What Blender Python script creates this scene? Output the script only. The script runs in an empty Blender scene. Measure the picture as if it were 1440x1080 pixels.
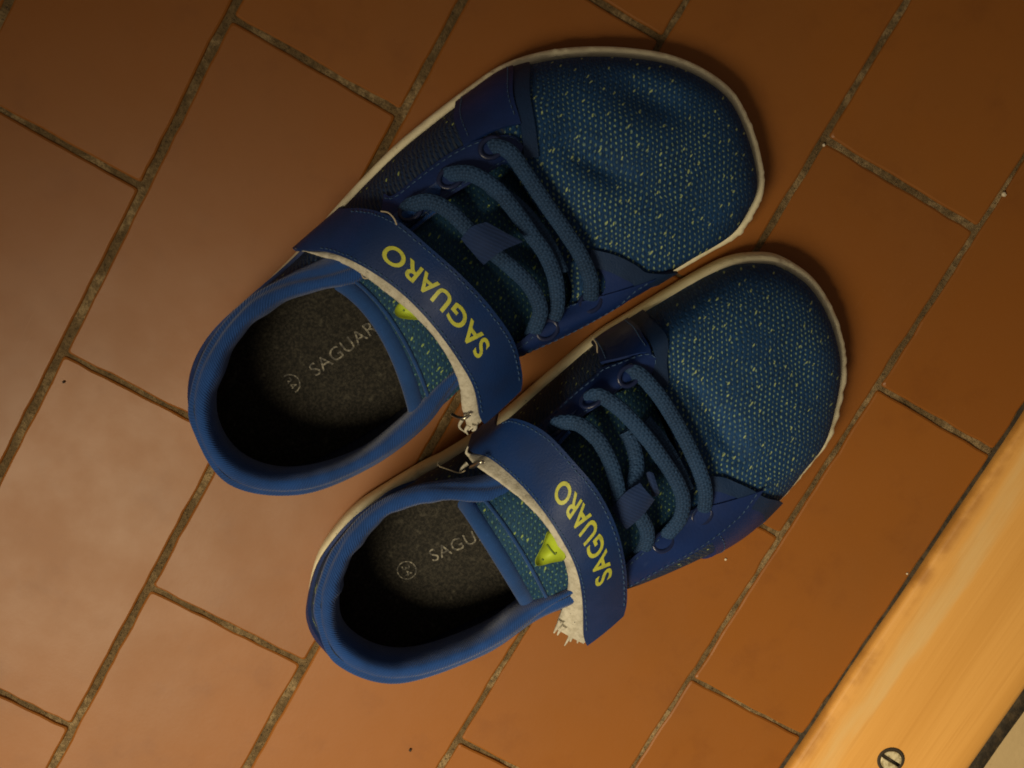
import bpy, bmesh, math, random
import numpy as np
from mathutils import Matrix, Vector
random.seed(7)
rng = np.random.default_rng(7)
SC = bpy.context.scene
COL = SC.collection

# ------------------------------------------------------------------ camera
F = 1700.0                                   # focal length in pixels of a 1440 px wide picture
CAM = np.array([0.0907745, 0.0498417, 0.48723405])
RC = np.array([[0.4931777980, -0.8694603626, 0.0285365965],
               [-0.8517015106, -0.4759049302, 0.2193605121],
               [-0.1771445635, -0.1324883967, -0.9752264498]])
cd = bpy.data.cameras.new('camera')
cd.sensor_width = 36.0
cd.lens = F / 1440.0 * 36.0
cd.clip_start = 0.01
cd.clip_end = 50
cam = bpy.data.objects.new('camera', cd)
COL.objects.link(cam)
m = Matrix.Identity(4)
for r in range(3):
    m[r][0] = RC[0][r]; m[r][1] = -RC[1][r]; m[r][2] = -RC[2][r]; m[r][3] = CAM[r]
cam.matrix_world = m
SC.camera = cam

# ------------------------------------------------------------------ light of the room
w = bpy.data.worlds.new('World'); SC.world = w; w.use_nodes = True
w.node_tree.nodes['Background'].inputs[0].default_value = (1.0, 0.80, 0.60, 1)
w.node_tree.nodes['Background'].inputs[1].default_value = 0.10

def lamp(name, loc, target, power, size, col, spread=180):
    l = bpy.data.lights.new(name, 'AREA'); l.shape = 'DISK'; l.size = size
    l.energy = power; l.color = col; l.spread = math.radians(spread)
    o = bpy.data.objects.new(name, l); COL.objects.link(o)
    o.location = loc
    d = Vector(target) - Vector(loc)
    o.rotation_euler = d.to_track_quat('-Z', 'Y').to_euler()
    return o
lamp('ceiling_lamp', (-0.68, 0.20, 1.12), (-0.36, -0.23, 0), 3.2, 0.55, (1.0, 0.84, 0.55), 55)

SC.view_settings.view_transform = 'Standard'
SC.view_settings.look = 'None'
SC.view_settings.gamma = 1
SC.view_settings.exposure = 0
SC.render.engine = 'CYCLES'
SC.cycles.max_bounces = 6
SC.cycles.filter_width = 1.8

# ------------------------------------------------------------------ helpers: geometry
def P(px, py, z=0.0):
    """point of the place at height z that the photograph shows at (px, py)"""
    d = RC.T @ np.array([(px - 720) / F, (py - 540) / F, 1.0])
    return CAM + d * (z - CAM[2]) / d[2]

def proj(p):
    c = (np.asarray(p) - CAM) @ RC.T
    return np.stack([720 + F * c[..., 0] / c[..., 2], 540 + F * c[..., 1] / c[..., 2]], -1)

def mk(name, verts, faces, mat, parent=None, smooth=True, uv=None, mats=None, origin=None):
    me = bpy.data.meshes.new(name)
    v = np.asarray(verts, float)
    o0 = np.array(parent.location) if parent is not None else np.zeros(3)
    if parent is not None and parent.parent is not None:
        o0 = o0 + np.array(parent.parent.location)
    me.from_pydata((v - o0).tolist(), [], [tuple(int(k) for k in f) for f in faces])
    if uv is not None:
        lay = me.uv_layers.new(name='UVMap')
        idx = np.empty(len(me.loops), dtype=np.int32)
        me.loops.foreach_get('vertex_index', idx)
        lay.data.foreach_set('uv', np.asarray(uv, np.float32)[idx].ravel())
    me.materials.append(mat)
    if smooth:
        me.polygons.foreach_set('use_smooth', [True] * len(me.polygons))
    me.update()
    o = bpy.data.objects.new(name, me)
    COL.objects.link(o)
    if parent is not None:
        o.parent = parent
    return o

def empty(name, loc):
    o = bpy.data.objects.new(name, None)
    o.empty_display_size = 0.02
    o.location = loc
    COL.objects.link(o)
    return o

def tag(o, label=None, category=None, kind=None, group=None):
    if label: o['label'] = label
    if category: o['category'] = category
    if kind: o['kind'] = kind
    if group: o['group'] = group
    return o

def crv(ctrl, t, closed=False):
    """Catmull-Rom through control rows at real index t"""
    c = np.asarray(ctrl, float); n = len(c)
    t = np.asarray(t, float)
    i = np.floor(t).astype(int)
    if not closed:
        i = np.clip(i, 0, n - 2)
    f = (t - i)[..., None]
    g = (lambda k: c[np.mod(k, n)]) if closed else (lambda k: np.where(
        (k < 0)[..., None], 2 * c[0] - c[1], np.where((k > n - 1)[..., None], 2 * c[-1] - c[-2], c[np.clip(k, 0, n - 1)])))
    p0, p1, p2, p3 = g(i - 1), g(i), g(i + 1), g(i + 2)
    return 0.5 * (2 * p1 + (p2 - p0) * f + (2 * p0 - 5 * p1 + 4 * p2 - p3) * f ** 2 + (3 * p1 - p0 - 3 * p2 + p3) * f ** 3)

def smoothline(ctrl, m, closed=False):
    n = len(ctrl)
    return crv(ctrl, np.linspace(0, n if closed else n - 1, m, endpoint=not closed), closed)

def grid_faces(a, b, close_a=False, close_b=False, off=0):
    fs = []
    for i in range(a if close_a else a - 1):
        for j in range(b if close_b else b - 1):
            i2, j2 = (i + 1) % a, (j + 1) % b
            fs.append((off + i * b + j, off + i2 * b + j, off + i2 * b + j2, off + i * b + j2))
    return fs

def vnorm(v):
    return v / np.maximum(np.linalg.norm(v, axis=-1, keepdims=True), 1e-12)

def sheet(G, N, thick):
    """grid of points G (a,b,3) with normals N thickened downwards; returns verts, faces, grid-index of every vert"""
    a, b = G.shape[:2]
    top = G.reshape(-1, 3); bot = (G - N * thick).reshape(-1, 3)
    V = np.concatenate([top, bot])
    f = grid_faces(a, b); nb = a * b
    fs = list(f) + [tuple(reversed([k + nb for k in q])) for q in f]
    ring = [i * b for i in range(a)] + [(a - 1) * b + j for j in range(1, b)] + [i * b + b - 1 for i in range(a - 2, -1, -1)] + [j for j in range(b - 2, 0, -1)]
    # crisp rim on vertices of its own
    rv = len(V)
    R = np.concatenate([top[ring], bot[ring]]); L = len(ring)
    V = np.concatenate([V, R])
    for k in range(L):
        k2 = (k + 1) % L
        fs.append((rv + k, rv + L + k, rv + L + k2, rv + k2))
    gi = np.concatenate([np.arange(nb), np.arange(nb), np.array(ring), np.array(ring)])
    return V, fs, gi

def tube(path, rw, rh=None, up=None, seg=12, closed=False, taper=None):
    """tube with half width rw and half height rh; returns verts, faces, uv (metres along, turn)"""
    p = np.asarray(path, float); n = len(p)
    rh = rw if rh is None else rh
    if closed:
        t = vnorm(np.roll(p, -1, 0) - np.roll(p, 1, 0))
    else:
        t = vnorm(np.gradient(p, axis=0))
    u0 = np.tile(np.array([0, 0, 1.0]), (n, 1)) if up is None else np.broadcast_to(up, (n, 3))
    s = vnorm(np.cross(t, u0)); u = vnorm(np.cross(s, t))
    k = np.ones(n) if taper is None else np.asarray(taper)
    ang = np.linspace(0, 2 * np.pi, seg, endpoint=False)
    V = p[:, None] + (np.cos(ang)[None, :, None] * s[:, None] * rw + np.sin(ang)[None, :, None] * u[:, None] * rh) * k[:, None, None]
    d = np.concatenate([[0], np.cumsum(np.linalg.norm(np.diff(p, axis=0), axis=1))])
    uv = np.stack(np.broadcast_arrays(d[:, None], (np.abs(ang / np.pi - 1))[None]), -1).reshape(-1, 2)
    V = V.reshape(-1, 3)
    fs = grid_faces(n, seg, closed, True)
    fs = [tuple(reversed(q)) for q in fs]
    if not closed:
        fs.append(tuple(range(seg))); fs.append(tuple(reversed(range((n - 1) * seg, n * seg))))
    return V, fs, uv

def join(parts):
    V, fs, off = [], [], 0
    for v, f in parts:
        V.append(np.asarray(v)); fs += [tuple(k + off for k in q) for q in f]; off += len(v)
    return np.concatenate(V), fs

# ------------------------------------------------------------------ helpers: materials
class NB:
    def __init__(s, name):
        s.m = bpy.data.materials.new(name); s.m.use_nodes = True
        s.t = s.m.node_tree; s.n = s.t.nodes; s.l = s.t.links
        s.b = s.n['Principled BSDF']
    def put(s, sock, v):
        if isinstance(v, bpy.types.NodeSocket): s.l.new(v, sock)
        elif isinstance(v, (tuple, list)) and len(v) == 3 and sock.type == 'RGBA': sock.default_value = (*v, 1)
        else: sock.default_value = v
    def set(s, **k):
        for a, v in k.items(): s.put(s.b.inputs[a.replace('_', ' ')], v)
        return s
    def math(s, op, a, b=None, c=None, clamp=False):
        n = s.n.new('ShaderNodeMath'); n.operation = op; n.use_clamp = clamp
        for i, v in enumerate((a, b, c)):
            if v is not None: s.put(n.inputs[i], v)
        return n.outputs[0]
    def vmath(s, op, a, b=None, out=0):
        n = s.n.new('ShaderNodeVectorMath'); n.operation = op
        s.put(n.inputs[0], a)
        if b is not None: s.put(n.inputs[1], b)
        return n.outputs[out]
    def coord(s, which='Object'):
        return s.n.new('ShaderNodeTexCoord').outputs[which]
    def pos(s):
        return s.n.new('ShaderNodeNewGeometry').outputs['Position']
    def xyz(s, v):
        n = s.n.new('ShaderNodeSeparateXYZ'); s.put(n.inputs[0], v); return n.outputs
    def mapping(s, v, scale=(1, 1, 1), rot=(0, 0, 0), loc=(0, 0, 0)):
        n = s.n.new('ShaderNodeMapping'); s.put(n.inputs[0], v)
        n.inputs[1].default_value = loc; n.inputs[2].default_value = rot; n.inputs[3].default_value = scale
        return n.outputs[0]
    def noise(s, v, scale, detail=3, rough=0.55):
        n = s.n.new('ShaderNodeTexNoise'); s.put(n.inputs['Vector'], v)
        n.inputs['Scale'].default_value = scale; n.inputs['Detail'].default_value = detail; n.inputs['Roughness'].default_value = rough
        return n.outputs[0]
    def voro(s, v, scale, rand=1.0, out='Distance'):
        n = s.n.new('ShaderNodeTexVoronoi'); s.put(n.inputs['Vector'], v)
        n.inputs['Scale'].default_value = scale; n.inputs['Randomness'].default_value = rand; n.voronoi_dimensions = '2D'
        return n.outputs[out]
    def ramp(s, v, a, b, lo=0.0, hi=1.0):
        n = s.n.new('ShaderNodeMapRange'); n.interpolation_type = 'SMOOTHSTEP'
        s.put(n.inputs[0], v); n.inputs[1].default_value = a; n.inputs[2].default_value = b
        n.inputs[3].default_value = lo; n.inputs[4].default_value = hi
        return n.outputs[0]
    def mix(s, f, a, b):
        n = s.n.new('ShaderNodeMix'); n.data_type = 'RGBA'
        s.put(n.inputs[0], f); s.put(n.inputs[6], a); s.put(n.inputs[7], b)
        return n.outputs[2]
    def bump(s, h, strength=0.5, dist=0.001):
        n = s.n.new('ShaderNodeBump'); n.inputs['Strength'].default_value = strength; n.inputs['Distance'].default_value = dist
        s.put(n.inputs['Height'], h); s.l.new(n.outputs[0], s.b.inputs['Normal'])
        return s

def hexdots(b, v, w_, h_, rx, ry):
    """staggered dots, cell w_ x h_, soft ellipse radius rx, ry; 1 in the middle of a dot"""
    p = b.vmath('DIVIDE', v, (w_, h_, 1.0))
    ds = []
    for o in (0.0, 0.5):
        q = b.vmath('SUBTRACT', b.vmath('FRACTION', b.vmath('ADD', p, (o, o, 0.0))), (0.5, 0.5, 0.0))
        q = b.vmath('MULTIPLY', q, (w_ / rx, h_ / ry, 0.0))
        ds.append(b.vmath('LENGTH', q, out=1))
    return b.math('MINIMUM', ds[0], ds[1])

def mesh_fabric(name, base, dot, dash, dots=1.0, dashes=1.0, cell=(3.75, 1.95), rmul=1.0, stripe=0.0):
    b = NB(name)
    uv = b.coord('UV')                                   # millimetres on the fabric
    wob = b.n.new('ShaderNodeTexNoise'); b.put(wob.inputs['Vector'], uv)
    wob.inputs['Scale'].default_value = 0.09; wob.inputs['Detail'].default_value = 1
    off = b.vmath('MULTIPLY', b.vmath('SUBTRACT', wob.outputs[1], (0.5, 0.5, 0.5)), (3.4, 3.4, 0))
    fine = b.n.new('ShaderNodeTexNoise'); b.put(fine.inputs['Vector'], uv); fine.inputs['Scale'].default_value = 0.9
    off2 = b.vmath('MULTIPLY', b.vmath('SUBTRACT', fine.outputs[1], (0.5, 0.5, 0.5)), (0.75, 0.75, 0))
    v = b.vmath('ADD', b.vmath('ADD', uv, off), off2)
    d = hexdots(b, v, cell[0], cell[1], 0.50 * rmul, 0.68 * rmul)
    dotm = b.ramp(d, 0.45, 1.0, 1.0, 0.0)
    amount = b.ramp(b.noise(uv, 0.045, 2), 0.30, 0.62, 0.35, 1.0)
    var = b.ramp(b.noise(uv, 0.75, 2), 0.30, 0.66, 0.35, 1.0)
    nz = b.xyz(b.n.new('ShaderNodeNewGeometry').outputs['True Normal'])[2]
    tilt_fade = b.ramp(nz, 0.45, 0.95, 0.15, 1.0)          # dots fade where the surface tilts away from level
    dotm2 = b.math('MULTIPLY', b.math('MULTIPLY', b.math('MULTIPLY', dotm, amount), var), b.math('MULTIPLY', tilt_fade, dots))
    r = b.mapping(v, (1.0, 1.0, 1.0), (0, 0, math.radians(58)))
    r = b.mapping(r, (0.105, 0.255, 1))
    vd = b.voro(r, 1.0, 0.9)
    vc = b.voro(r, 1.0, 0.9, 'Color')
    keep = b.math('GREATER_THAN', b.xyz(vc)[0], 0.35)
    dashm = b.math('MULTIPLY', b.math('MULTIPLY', b.ramp(vd, 0.05, 0.10, 1.0, 0.0), keep), dashes)
    thread = b.noise(b.mapping(v, (3.0, 0.5, 1), (0, 0, 0.5)), 1.0, 3)
    c0 = b.mix(b.ramp(b.noise(uv, 0.05, 3), 0.3, 0.7), base, tuple(k * 0.62 for k in base))
    c0 = b.mix(b.ramp(thread, 0.35, 0.7), c0, tuple(min(1, k * 1.9 + 0.006) for k in base))
    if stripe:
        st = b.math('SINE', b.math('ADD', b.math('MULTIPLY', b.xyz(v)[0], 6.283 / 1.9), b.math('MULTIPLY', b.xyz(v)[1], 0.9)))
        c0 = b.mix(b.ramp(st, 0.0, 0.9, 0, stripe), c0, (0.045, 0.060, 0.085))
    c1 = b.mix(dotm2, c0, dot)
    c2 = b.mix(dashm, c1, dash)
    b.set(Base_Color=c2, Roughness=0.78)
    b.b.inputs['Specular IOR Level'].default_value = 0.25
    h = b.math('ADD', b.math('MULTIPLY', dotm, -0.7), b.math('MULTIPLY', thread, 0.35))
    b.bump(h, 0.7, 0.0006)
    return b.m

def synth(name, col, rough=0.5, grain=900, strength=0.25, wear=None, spec=0.35):
    """coated synthetic, slightly scuffed"""
    b = NB(name); p = b.pos()
    n1 = b.noise(p, 45, 4); n2 = b.noise(p, grain, 3)
    c = b.mix(b.ramp(n1, 0.3, 0.72), col, tuple(k * 0.7 for k in col))
    if wear:
        c = b.mix(b.math('MULTIPLY', b.ramp(b.noise(p, 160, 5, 0.7), 0.60, 0.74), 0.5), c, wear)
    b.set(Base_Color=c, Roughness=b.ramp(n1, 0.3, 0.7, rough - 0.08, rough + 0.12))
    b.b.inputs['Specular IOR Level'].default_value = spec
    b.bump(b.math('ADD', b.math('MULTIPLY', n2, 0.5), n1), strength, 0.0008)
    return b.m

def ribbed(name, col, freq=620, rough=0.7, amp=0.5, spec=0.3, across=0.0):
    """woven or ribbed textile; ribs run round the tube (UV x = metres along)"""
    b = NB(name); uv = b.coord('UV'); p = b.pos()
    x, y, _ = b.xyz(uv)
    ph = b.math('ADD', b.math('MULTIPLY', x, freq * 2 * math.pi), b.math('MULTIPLY', y, across))
    ph = b.math('ADD', ph, b.math('MULTIPLY', b.noise(p, 60, 2), 3.0))
    s = b.math('SINE', ph)
    n = b.noise(p, 40, 4)
    c = b.mix(b.ramp(n, 0.3, 0.7), col, tuple(k * 0.6 for k in col))
    c = b.mix(b.ramp(s, -0.2, 1.0, 0, 0.35), c, tuple(min(1, k * 1.7 + 0.004) for k in col))
    b.set(Base_Color=c, Roughness=rough)
    b.b.inputs['Specular IOR Level'].default_value = spec
    b.b.inputs['Sheen Weight'].default_value = 0.12
    b.bump(b.math('ADD', s, b.math('MULTIPLY', b.noise(p, 1500, 2), 0.8)), amp, 0.00035)
    return b.m

def knit(name, col, fx=900.0, fy=700.0, bump=0.25, rough=0.75):
    """fine twill knit; UV in metres along and across"""
    b = NB(name); uv = b.coord('UV'); p = b.pos(); x, y, _ = b.xyz(uv)
    w1 = b.math('MULTIPLY', b.noise(p, 70, 2), 5.0)
    s1 = b.math('SINE', b.math('ADD', b.math('ADD', b.math('MULTIPLY', x, fx * 6.283), b.math('MULTIPLY', y, fy * 6.283)), w1))
    n = b.noise(p, 55, 4); f = b.noise(p, 1600, 2)
    c = b.mix(b.ramp(n, 0.3, 0.7), col, tuple(k * 0.68 for k in col))
    c = b.mix(b.ramp(s1, -0.3, 1.0, 0, 0.22), c, tuple(min(1, k * 1.8 + 0.004) for k in col))
    c = b.mix(b.ramp(f, 0.55, 0.8, 0, 0.3), c, tuple(min(1, k * 1.9 + 0.01) for k in col))
    b.set(Base_Color=c, Roughness=rough)
    b.b.inputs['Specular IOR Level'].default_value = 0.2
    b.b.inputs['Sheen Weight'].default_value = 0.2
    b.bump(b.math('ADD', b.math('MULTIPLY', s1, 0.5), b.math('ADD', b.math('MULTIPLY', f, 0.8), b.math('MULTIPLY', n, 1.5))), bump, 0.0006)
    return b.m

def braid(name, col):
    """round braided cord: diamonds of crossing yarn"""
    b = NB(name); uv = b.coord('UV'); p = b.pos(); x, y, _ = b.xyz(uv)
    jit = b.math('MULTIPLY', b.noise(p, 300, 2), 2.0)
    px_ = b.math('ADD', b.math('MULTIPLY', x, 2900.0), jit); py_ = b.math('MULTIPLY', y, 22.0)
    s1 = b.math('SINE', b.math('ADD', px_, py_)); s2 = b.math('SINE', b.math('SUBTRACT', px_, py_))
    h = b.math('MAXIMUM', s1, s2)
    n = b.noise(p, 60, 4); f = b.noise(p, 1300, 2, 0.7)
    c = b.mix(b.ramp(n, 0.3, 0.7), col, tuple(k * 0.65 for k in col))
    c = b.mix(b.ramp(b.math('MULTIPLY', s1, s2), -0.2, 0.9, 0, 0.4), c, tuple(k * 1.8 + 0.01 for k in col))
    c = b.mix(b.ramp(f, 0.60, 0.74, 0, 0.55), c, tuple(k * 2.6 + 0.02 for k in col))
    b.set(Base_Color=c, Roughness=0.75)
    b.b.inputs['Specular IOR Level'].default_value = 0.25
    b.bump(b.math('ADD', h, b.math('MULTIPLY', f, 0.8)), 0.45, 0.0004)
    return b.m

M = {}
VAMP = (0.004, 0.034, 0.112)
M['vamp'] = mesh_fabric('toe_mesh_fabric', VAMP, (0.24, 0.37, 0.25), (0.38, 0.48, 0.22))
M['quarter'] = mesh_fabric('side_mesh_fabric', (0.006, 0.022, 0.072), (0.03, 0.06, 0.10), (0.42, 0.52, 0.16), 0.3, 1.0, stripe=0.75)
M['tongue'] = mesh_fabric('tongue_mesh_fabric', (0.006, 0.036, 0.085), (0.15, 0.30, 0.18), (0.42, 0.58, 0.10), 0.8, 0.6, (3.2, 2.4), 0.9)
M['navy'] = synth('navy_overlay', (0.007, 0.028, 0.145), 0.54, wear=(0.03, 0.06, 0.19))
M['navyband'] = synth('navy_textured_band', (0.007, 0.030, 0.100), 0.66, 1400, 0.5)
M['strap'] = synth('navy_strap', (0.006, 0.032, 0.145), 0.52, 1500, 0.35)
M['collar'] = knit('blue_collar_knit', (0.008, 0.054, 0.235), bump=0.45)
M['binding'] = knit('blue_binding', (0.011, 0.060, 0.230), 900, 100)
M['lining'] = ribbed('dark_lining', (0.008, 0.014, 0.050), 300, 0.9, 0.2, 0.1)
M['lace'] = braid('braided_lace', (0.016, 0.048, 0.125))
M['keeper'] = knit('woven_ribbon', (0.008, 0.026, 0.100), 800, 60, 0.15)
M['ring'] = synth('eyelet_rim', (0.010, 0.020, 0.080), 0.34, spec=0.5)

b = NB('cream_rubber'); p = b.pos()
dirt = b.ramp(b.noise(p, 120, 5, 0.7), 0.52, 0.72)
spots = b.ramp(b.noise(p, 420, 3, 0.6), 0.66, 0.74)
c = b.mix(b.math('MULTIPLY', dirt, 0.45), (0.84, 0.77, 0.56), (0.50, 0.40, 0.23))
c = b.mix(b.math('MULTIPLY', spots, 0.7), c, (0.14, 0.11, 0.07))
b.set(Base_Color=c, Roughness=0.6); b.bump(b.noise(p, 700, 3), 0.3, 0.0006); M['sole'] = b.m

b = NB('grey_felt_insole'); p = b.pos()
n = b.noise(p, 900, 4, 0.75); n2 = b.noise(p, 260, 3)
c = b.mix(b.ramp(n, 0.38, 0.70), (0.005, 0.0046, 0.004), (0.044, 0.039, 0.030))
c = b.mix(b.ramp(n2, 0.58, 0.75, 0, 0.5), c, (0.10, 0.092, 0.072))
b.set(Base_Color=c, Roughness=0.9); b.bump(n, 0.9, 0.0007); M['insole'] = b.m

b = NB('worn_print'); p = b.pos()
c = b.mix(b.ramp(b.noise(p, 700, 3, 0.7), 0.36, 0.56), (0.24, 0.22, 0.17), (0.02, 0.018, 0.015))
b.set(Base_Color=c, Roughness=0.6); M['print'] = b.m

b = NB('yellow_print'); p = b.pos()
c = b.mix(b.ramp(b.noise(p, 500, 3, 0.7), 0.45, 0.75), (0.50, 0.52, 0.06), (0.34, 0.37, 0.06))
b.set(Base_Color=c, Roughness=0.5); M['yellow'] = b.m

b = NB('lime_rubber'); p = b.pos()
c = b.mix(b.ramp(b.noise(p, 200, 3), 0.3, 0.7), (0.50, 0.66, 0.035), (0.42, 0.56, 0.03))
b.set(Base_Color=c, Roughness=0.6); M['lime'] = b.m
M['lime_dark'] = NB('lime_rubber_mark').set(Base_Color=(0.10, 0.17, 0.01), Roughness=0.5).m

b = NB('white_backing'); p = b.pos()
n = b.noise(p, 300, 5, 0.7)
c = b.mix(b.ramp(n, 0.35, 0.7), (0.56, 0.53, 0.45), (0.38, 0.35, 0.28))
c = b.mix(b.ramp(b.noise(p, 900, 2), 0.70, 0.74), c, (0.06, 0.06, 0.07))
b.set(Base_Color=c, Roughness=0.9); b.bump(b.noise(p, 1200, 3), 0.5, 0.0005); M['white'] = b.m
M['thread'] = NB('pale_thread').set(Base_Color=(0.42, 0.36, 0.26), Roughness=0.8).m
M['stitch'] = NB('blue_stitching').set(Base_Color=(0.035, 0.085, 0.20), Roughness=0.7).m
M['steel'] = NB('staple_steel').set(Base_Color=(0.55, 0.50, 0.40), Metallic=1.0, Roughness=0.32).m

# ------------------------------------------------------------------ floor: tiles laid in running bond on a grout bed
b = NB('red_brown_tile'); p = b.pos()
rnd = b.n.new('ShaderNodeObjectInfo').outputs['Random']
cl = b.noise(p, 9, 4); fine = b.noise(p, 520, 3, 0.7)
c = b.mix(rnd, (0.212, 0.070, 0.0095), (0.270, 0.093, 0.0130))
c = b.mix(b.ramp(cl, 0.35, 0.68, 0, 0.55), c, (0.215, 0.080, 0.017))
c = b.mix(b.ramp(fine, 0.60, 0.80, 0, 0.25), c, (0.30, 0.125, 0.042))
stain = b.ramp(b.noise(p, 38, 6, 0.65), 0.50, 0.72, 0, 0.32)
c = b.mix(stain, c, (0.165, 0.052, 0.0095))
scr = b.math('MULTIPLY', b.ramp(b.noise(b.mapping(p, (18, 1400, 1), (0, 0, 0.7)), 1.0, 2), 0.70, 0.76), b.ramp(b.noise(p, 22, 2), 0.52, 0.66))
c = b.mix(b.math('MULTIPLY', scr, 0.35), c, (0.34, 0.17, 0.075))
b.set(Base_Color=c, Roughness=b.ramp(b.noise(p, 28, 4), 0.3, 0.7, 0.38, 0.44))
b.b.inputs['Specular IOR Level'].default_value = 0.28
b.bump(b.math('ADD', b.math('MULTIPLY', cl, 1.2), b.math('MULTIPLY', fine, 0.05)), 0.10, 0.004)
M['tile'] = b.m

b = NB('crumbly_grout'); p = b.pos()
n = b.noise(p, 330, 5, 0.75); n2 = b.noise(p, 45, 3)
c = b.mix(b.ramp(n, 0.35, 0.68), (0.110, 0.068, 0.024), (0.190, 0.120, 0.048))
c = b.mix(b.math('MULTIPLY', b.ramp(n2, 0.48, 0.62), b.ramp(n, 0.42, 0.60, 0.25, 1.0)), c, (0.34, 0.235, 0.115))
crumbs = b.ramp(b.noise(p, 900, 3, 0.7), 0.60, 0.70)
c = b.mix(b.math('MULTIPLY', crumbs, b.ramp(n2, 0.40, 0.60)), c, (0.50, 0.38, 0.22))
c = b.mix(b.ramp(b.noise(p, 650, 3, 0.7), 0.64, 0.74, 0, 0.5), c, (0.05, 0.03, 0.012))
b.set(Base_Color=c, Roughness=0.7); b.bump(b.math('ADD', n, crumbs), 1.0, 0.0025); M['grout'] = b.m

WOOD_Y = -0.2100          # the plank's edge towards the tiles
def build_floor():
    xs = np.linspace(-0.62, 0.62, 250); ys = np.linspace(WOOD_Y - 0.085, 0.50, 130)
    X, Y = np.meshgrid(xs, ys, indexing='ij')
    Z = -0.0010 + 0.0002 * np.clip(rng.standard_normal(X.shape), -2, 1.5)
    Z[Y < WOOD_Y - 0.002] = -0.030
    fl = mk('floor', np.stack([X, Y, Z], -1).reshape(-1, 3), grid_faces(len(xs), len(ys)), M['grout'])
    tag(fl, 'red brown rectangular tiles laid in running bond with crumbly grout', 'floor', 'structure')
    # joint centre lines (y at x) and half widths
    lines = [(0.225, 0.0013), (0.1502, 0.0015), (0.0752, 0.0015), (0.0, 0.0013), (-0.0752, 0.0011), (-0.1502, 0.0009), (WOOD_Y + 0.0012, 0.0002)]
    lines = [(0.45, 0.0016), (0.375, 0.0016), (0.30, 0.0016)] + lines
    k = 0
    for r in range(len(lines) - 1):
        yt, wt = lines[r]; yb, wb = lines[r + 1]
        # row between 0.150 and 0.075 has joints at 0.075 + k*0.15
        row = r - 4
        base = 0.075 if row % 2 == 0 else 0.0
        js = [base + 0.15 * q + rng.normal(0, 0.0004) for q in range(-5, 6)]
        for q in range(len(js) - 1):
            x0, x1 = js[q], js[q + 1]
            if x0 < -0.50 or x1 > 0.50: continue
            w0 = 0.0011 * rng.uniform(0.55, 1.35); w1 = 0.0011 * rng.uniform(0.55, 1.35)
            if row == 4 : w0 *= 0.8
            cs = [(x0 + w0, yb + wb), (x1 - w1, yb + wb), (x1 - w1, yt - wt), (x0 + w0, yt - wt)]
            cs = [(a + rng.normal(0, 0.00025), c_ + rng.normal(0, 0.00025)) for a, c_ in cs]
            # outline with rounded corners and slightly uneven edges
            out = []
            rad = 0.0012
            for s in range(4):
                A0 = np.array(cs[s]); Bp = np.array(cs[s - 1]); Cn = np.array(cs[(s + 1) % 4])
                d0 = vnorm(Bp - A0); d1 = vnorm(Cn - A0)
                out += [A0 + d0 * rad, A0 + (d0 + d1) * rad * 0.3, A0 + d1 * rad]
                ln = np.linalg.norm(Cn - A0); mseg = int(ln / 0.006)
                nrm = np.array([d1[1], -d1[0]])
                for e in range(1, mseg):
                    out.append(A0 + d1 * ln * e / mseg + nrm * rng.normal(0, 0.00016) + nrm * 0.0001 * math.sin(e * 1.1 + A0[0] * 900))
            out = np.array(out); n = len(out); cen = out.mean(0)
            h = rng.normal(0, 0.00018); tx, ty = rng.normal(0, 0.0012, 2)
            def ring(inset, z):
                v = out + vnorm(cen - out) * 0
                # inset along both axes
                q_ = cen + (out - cen) * (1 - inset / np.abs(out - cen).max(0))
                return np.column_stack([q_, z + h + (q_ - cen) @ np.array([tx, ty])])
            rings = [ring(0, -0.004), ring(0, -0.0011), ring(0.0003, -0.0004), ring(0.0010, 0.0)]
            V = np.concatenate(rings)
            fs = [tuple(reversed(f)) for f in grid_faces(4, n, False, True)]
            fs = [tuple(reversed(f)) for f in fs]
            fs.append(tuple(range(3 * n, 4 * n)))
            # the roots stay hidden in the bed
            mk('tile', V, fs, M['tile'], fl, smooth=False)
    return fl
build_floor()

# pale floor on the other side of the threshold
b = NB('pale_beige_tile'); p = b.pos()
c = b.mix(b.ramp(b.noise(p, 14, 4), 0.3, 0.7), (0.48, 0.36, 0.19), (0.40, 0.29, 0.15))
c = b.mix(b.ramp(b.noise(p, 500, 3, 0.7), 0.58, 0.75, 0, 0.4), c, (0.30, 0.21, 0.10))
b.set(Base_Color=c, Roughness=0.6); b.bump(b.noise(p, 300, 3), 0.2, 0.001); M['pale'] = b.m
ye = WOOD_Y - 0.0795
V = [(-0.6, ye, -0.040), (0.6, ye, -0.040), (0.6, ye, -0.0012), (-0.6, ye, -0.0012), (0.6, ye - 0.001, 0), (-0.6, ye - 0.001, 0), (0.6, ye - 0.30, 0), (-0.6, ye - 0.30, 0)]
o = mk('pale_floor', V, [(0, 3, 2, 1), (3, 5, 4, 2), (5, 7, 6, 4)], M['pale'], smooth=False)
tag(o, 'pale beige floor beyond the wooden threshold in the corner', 'floor', 'structure')

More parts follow.
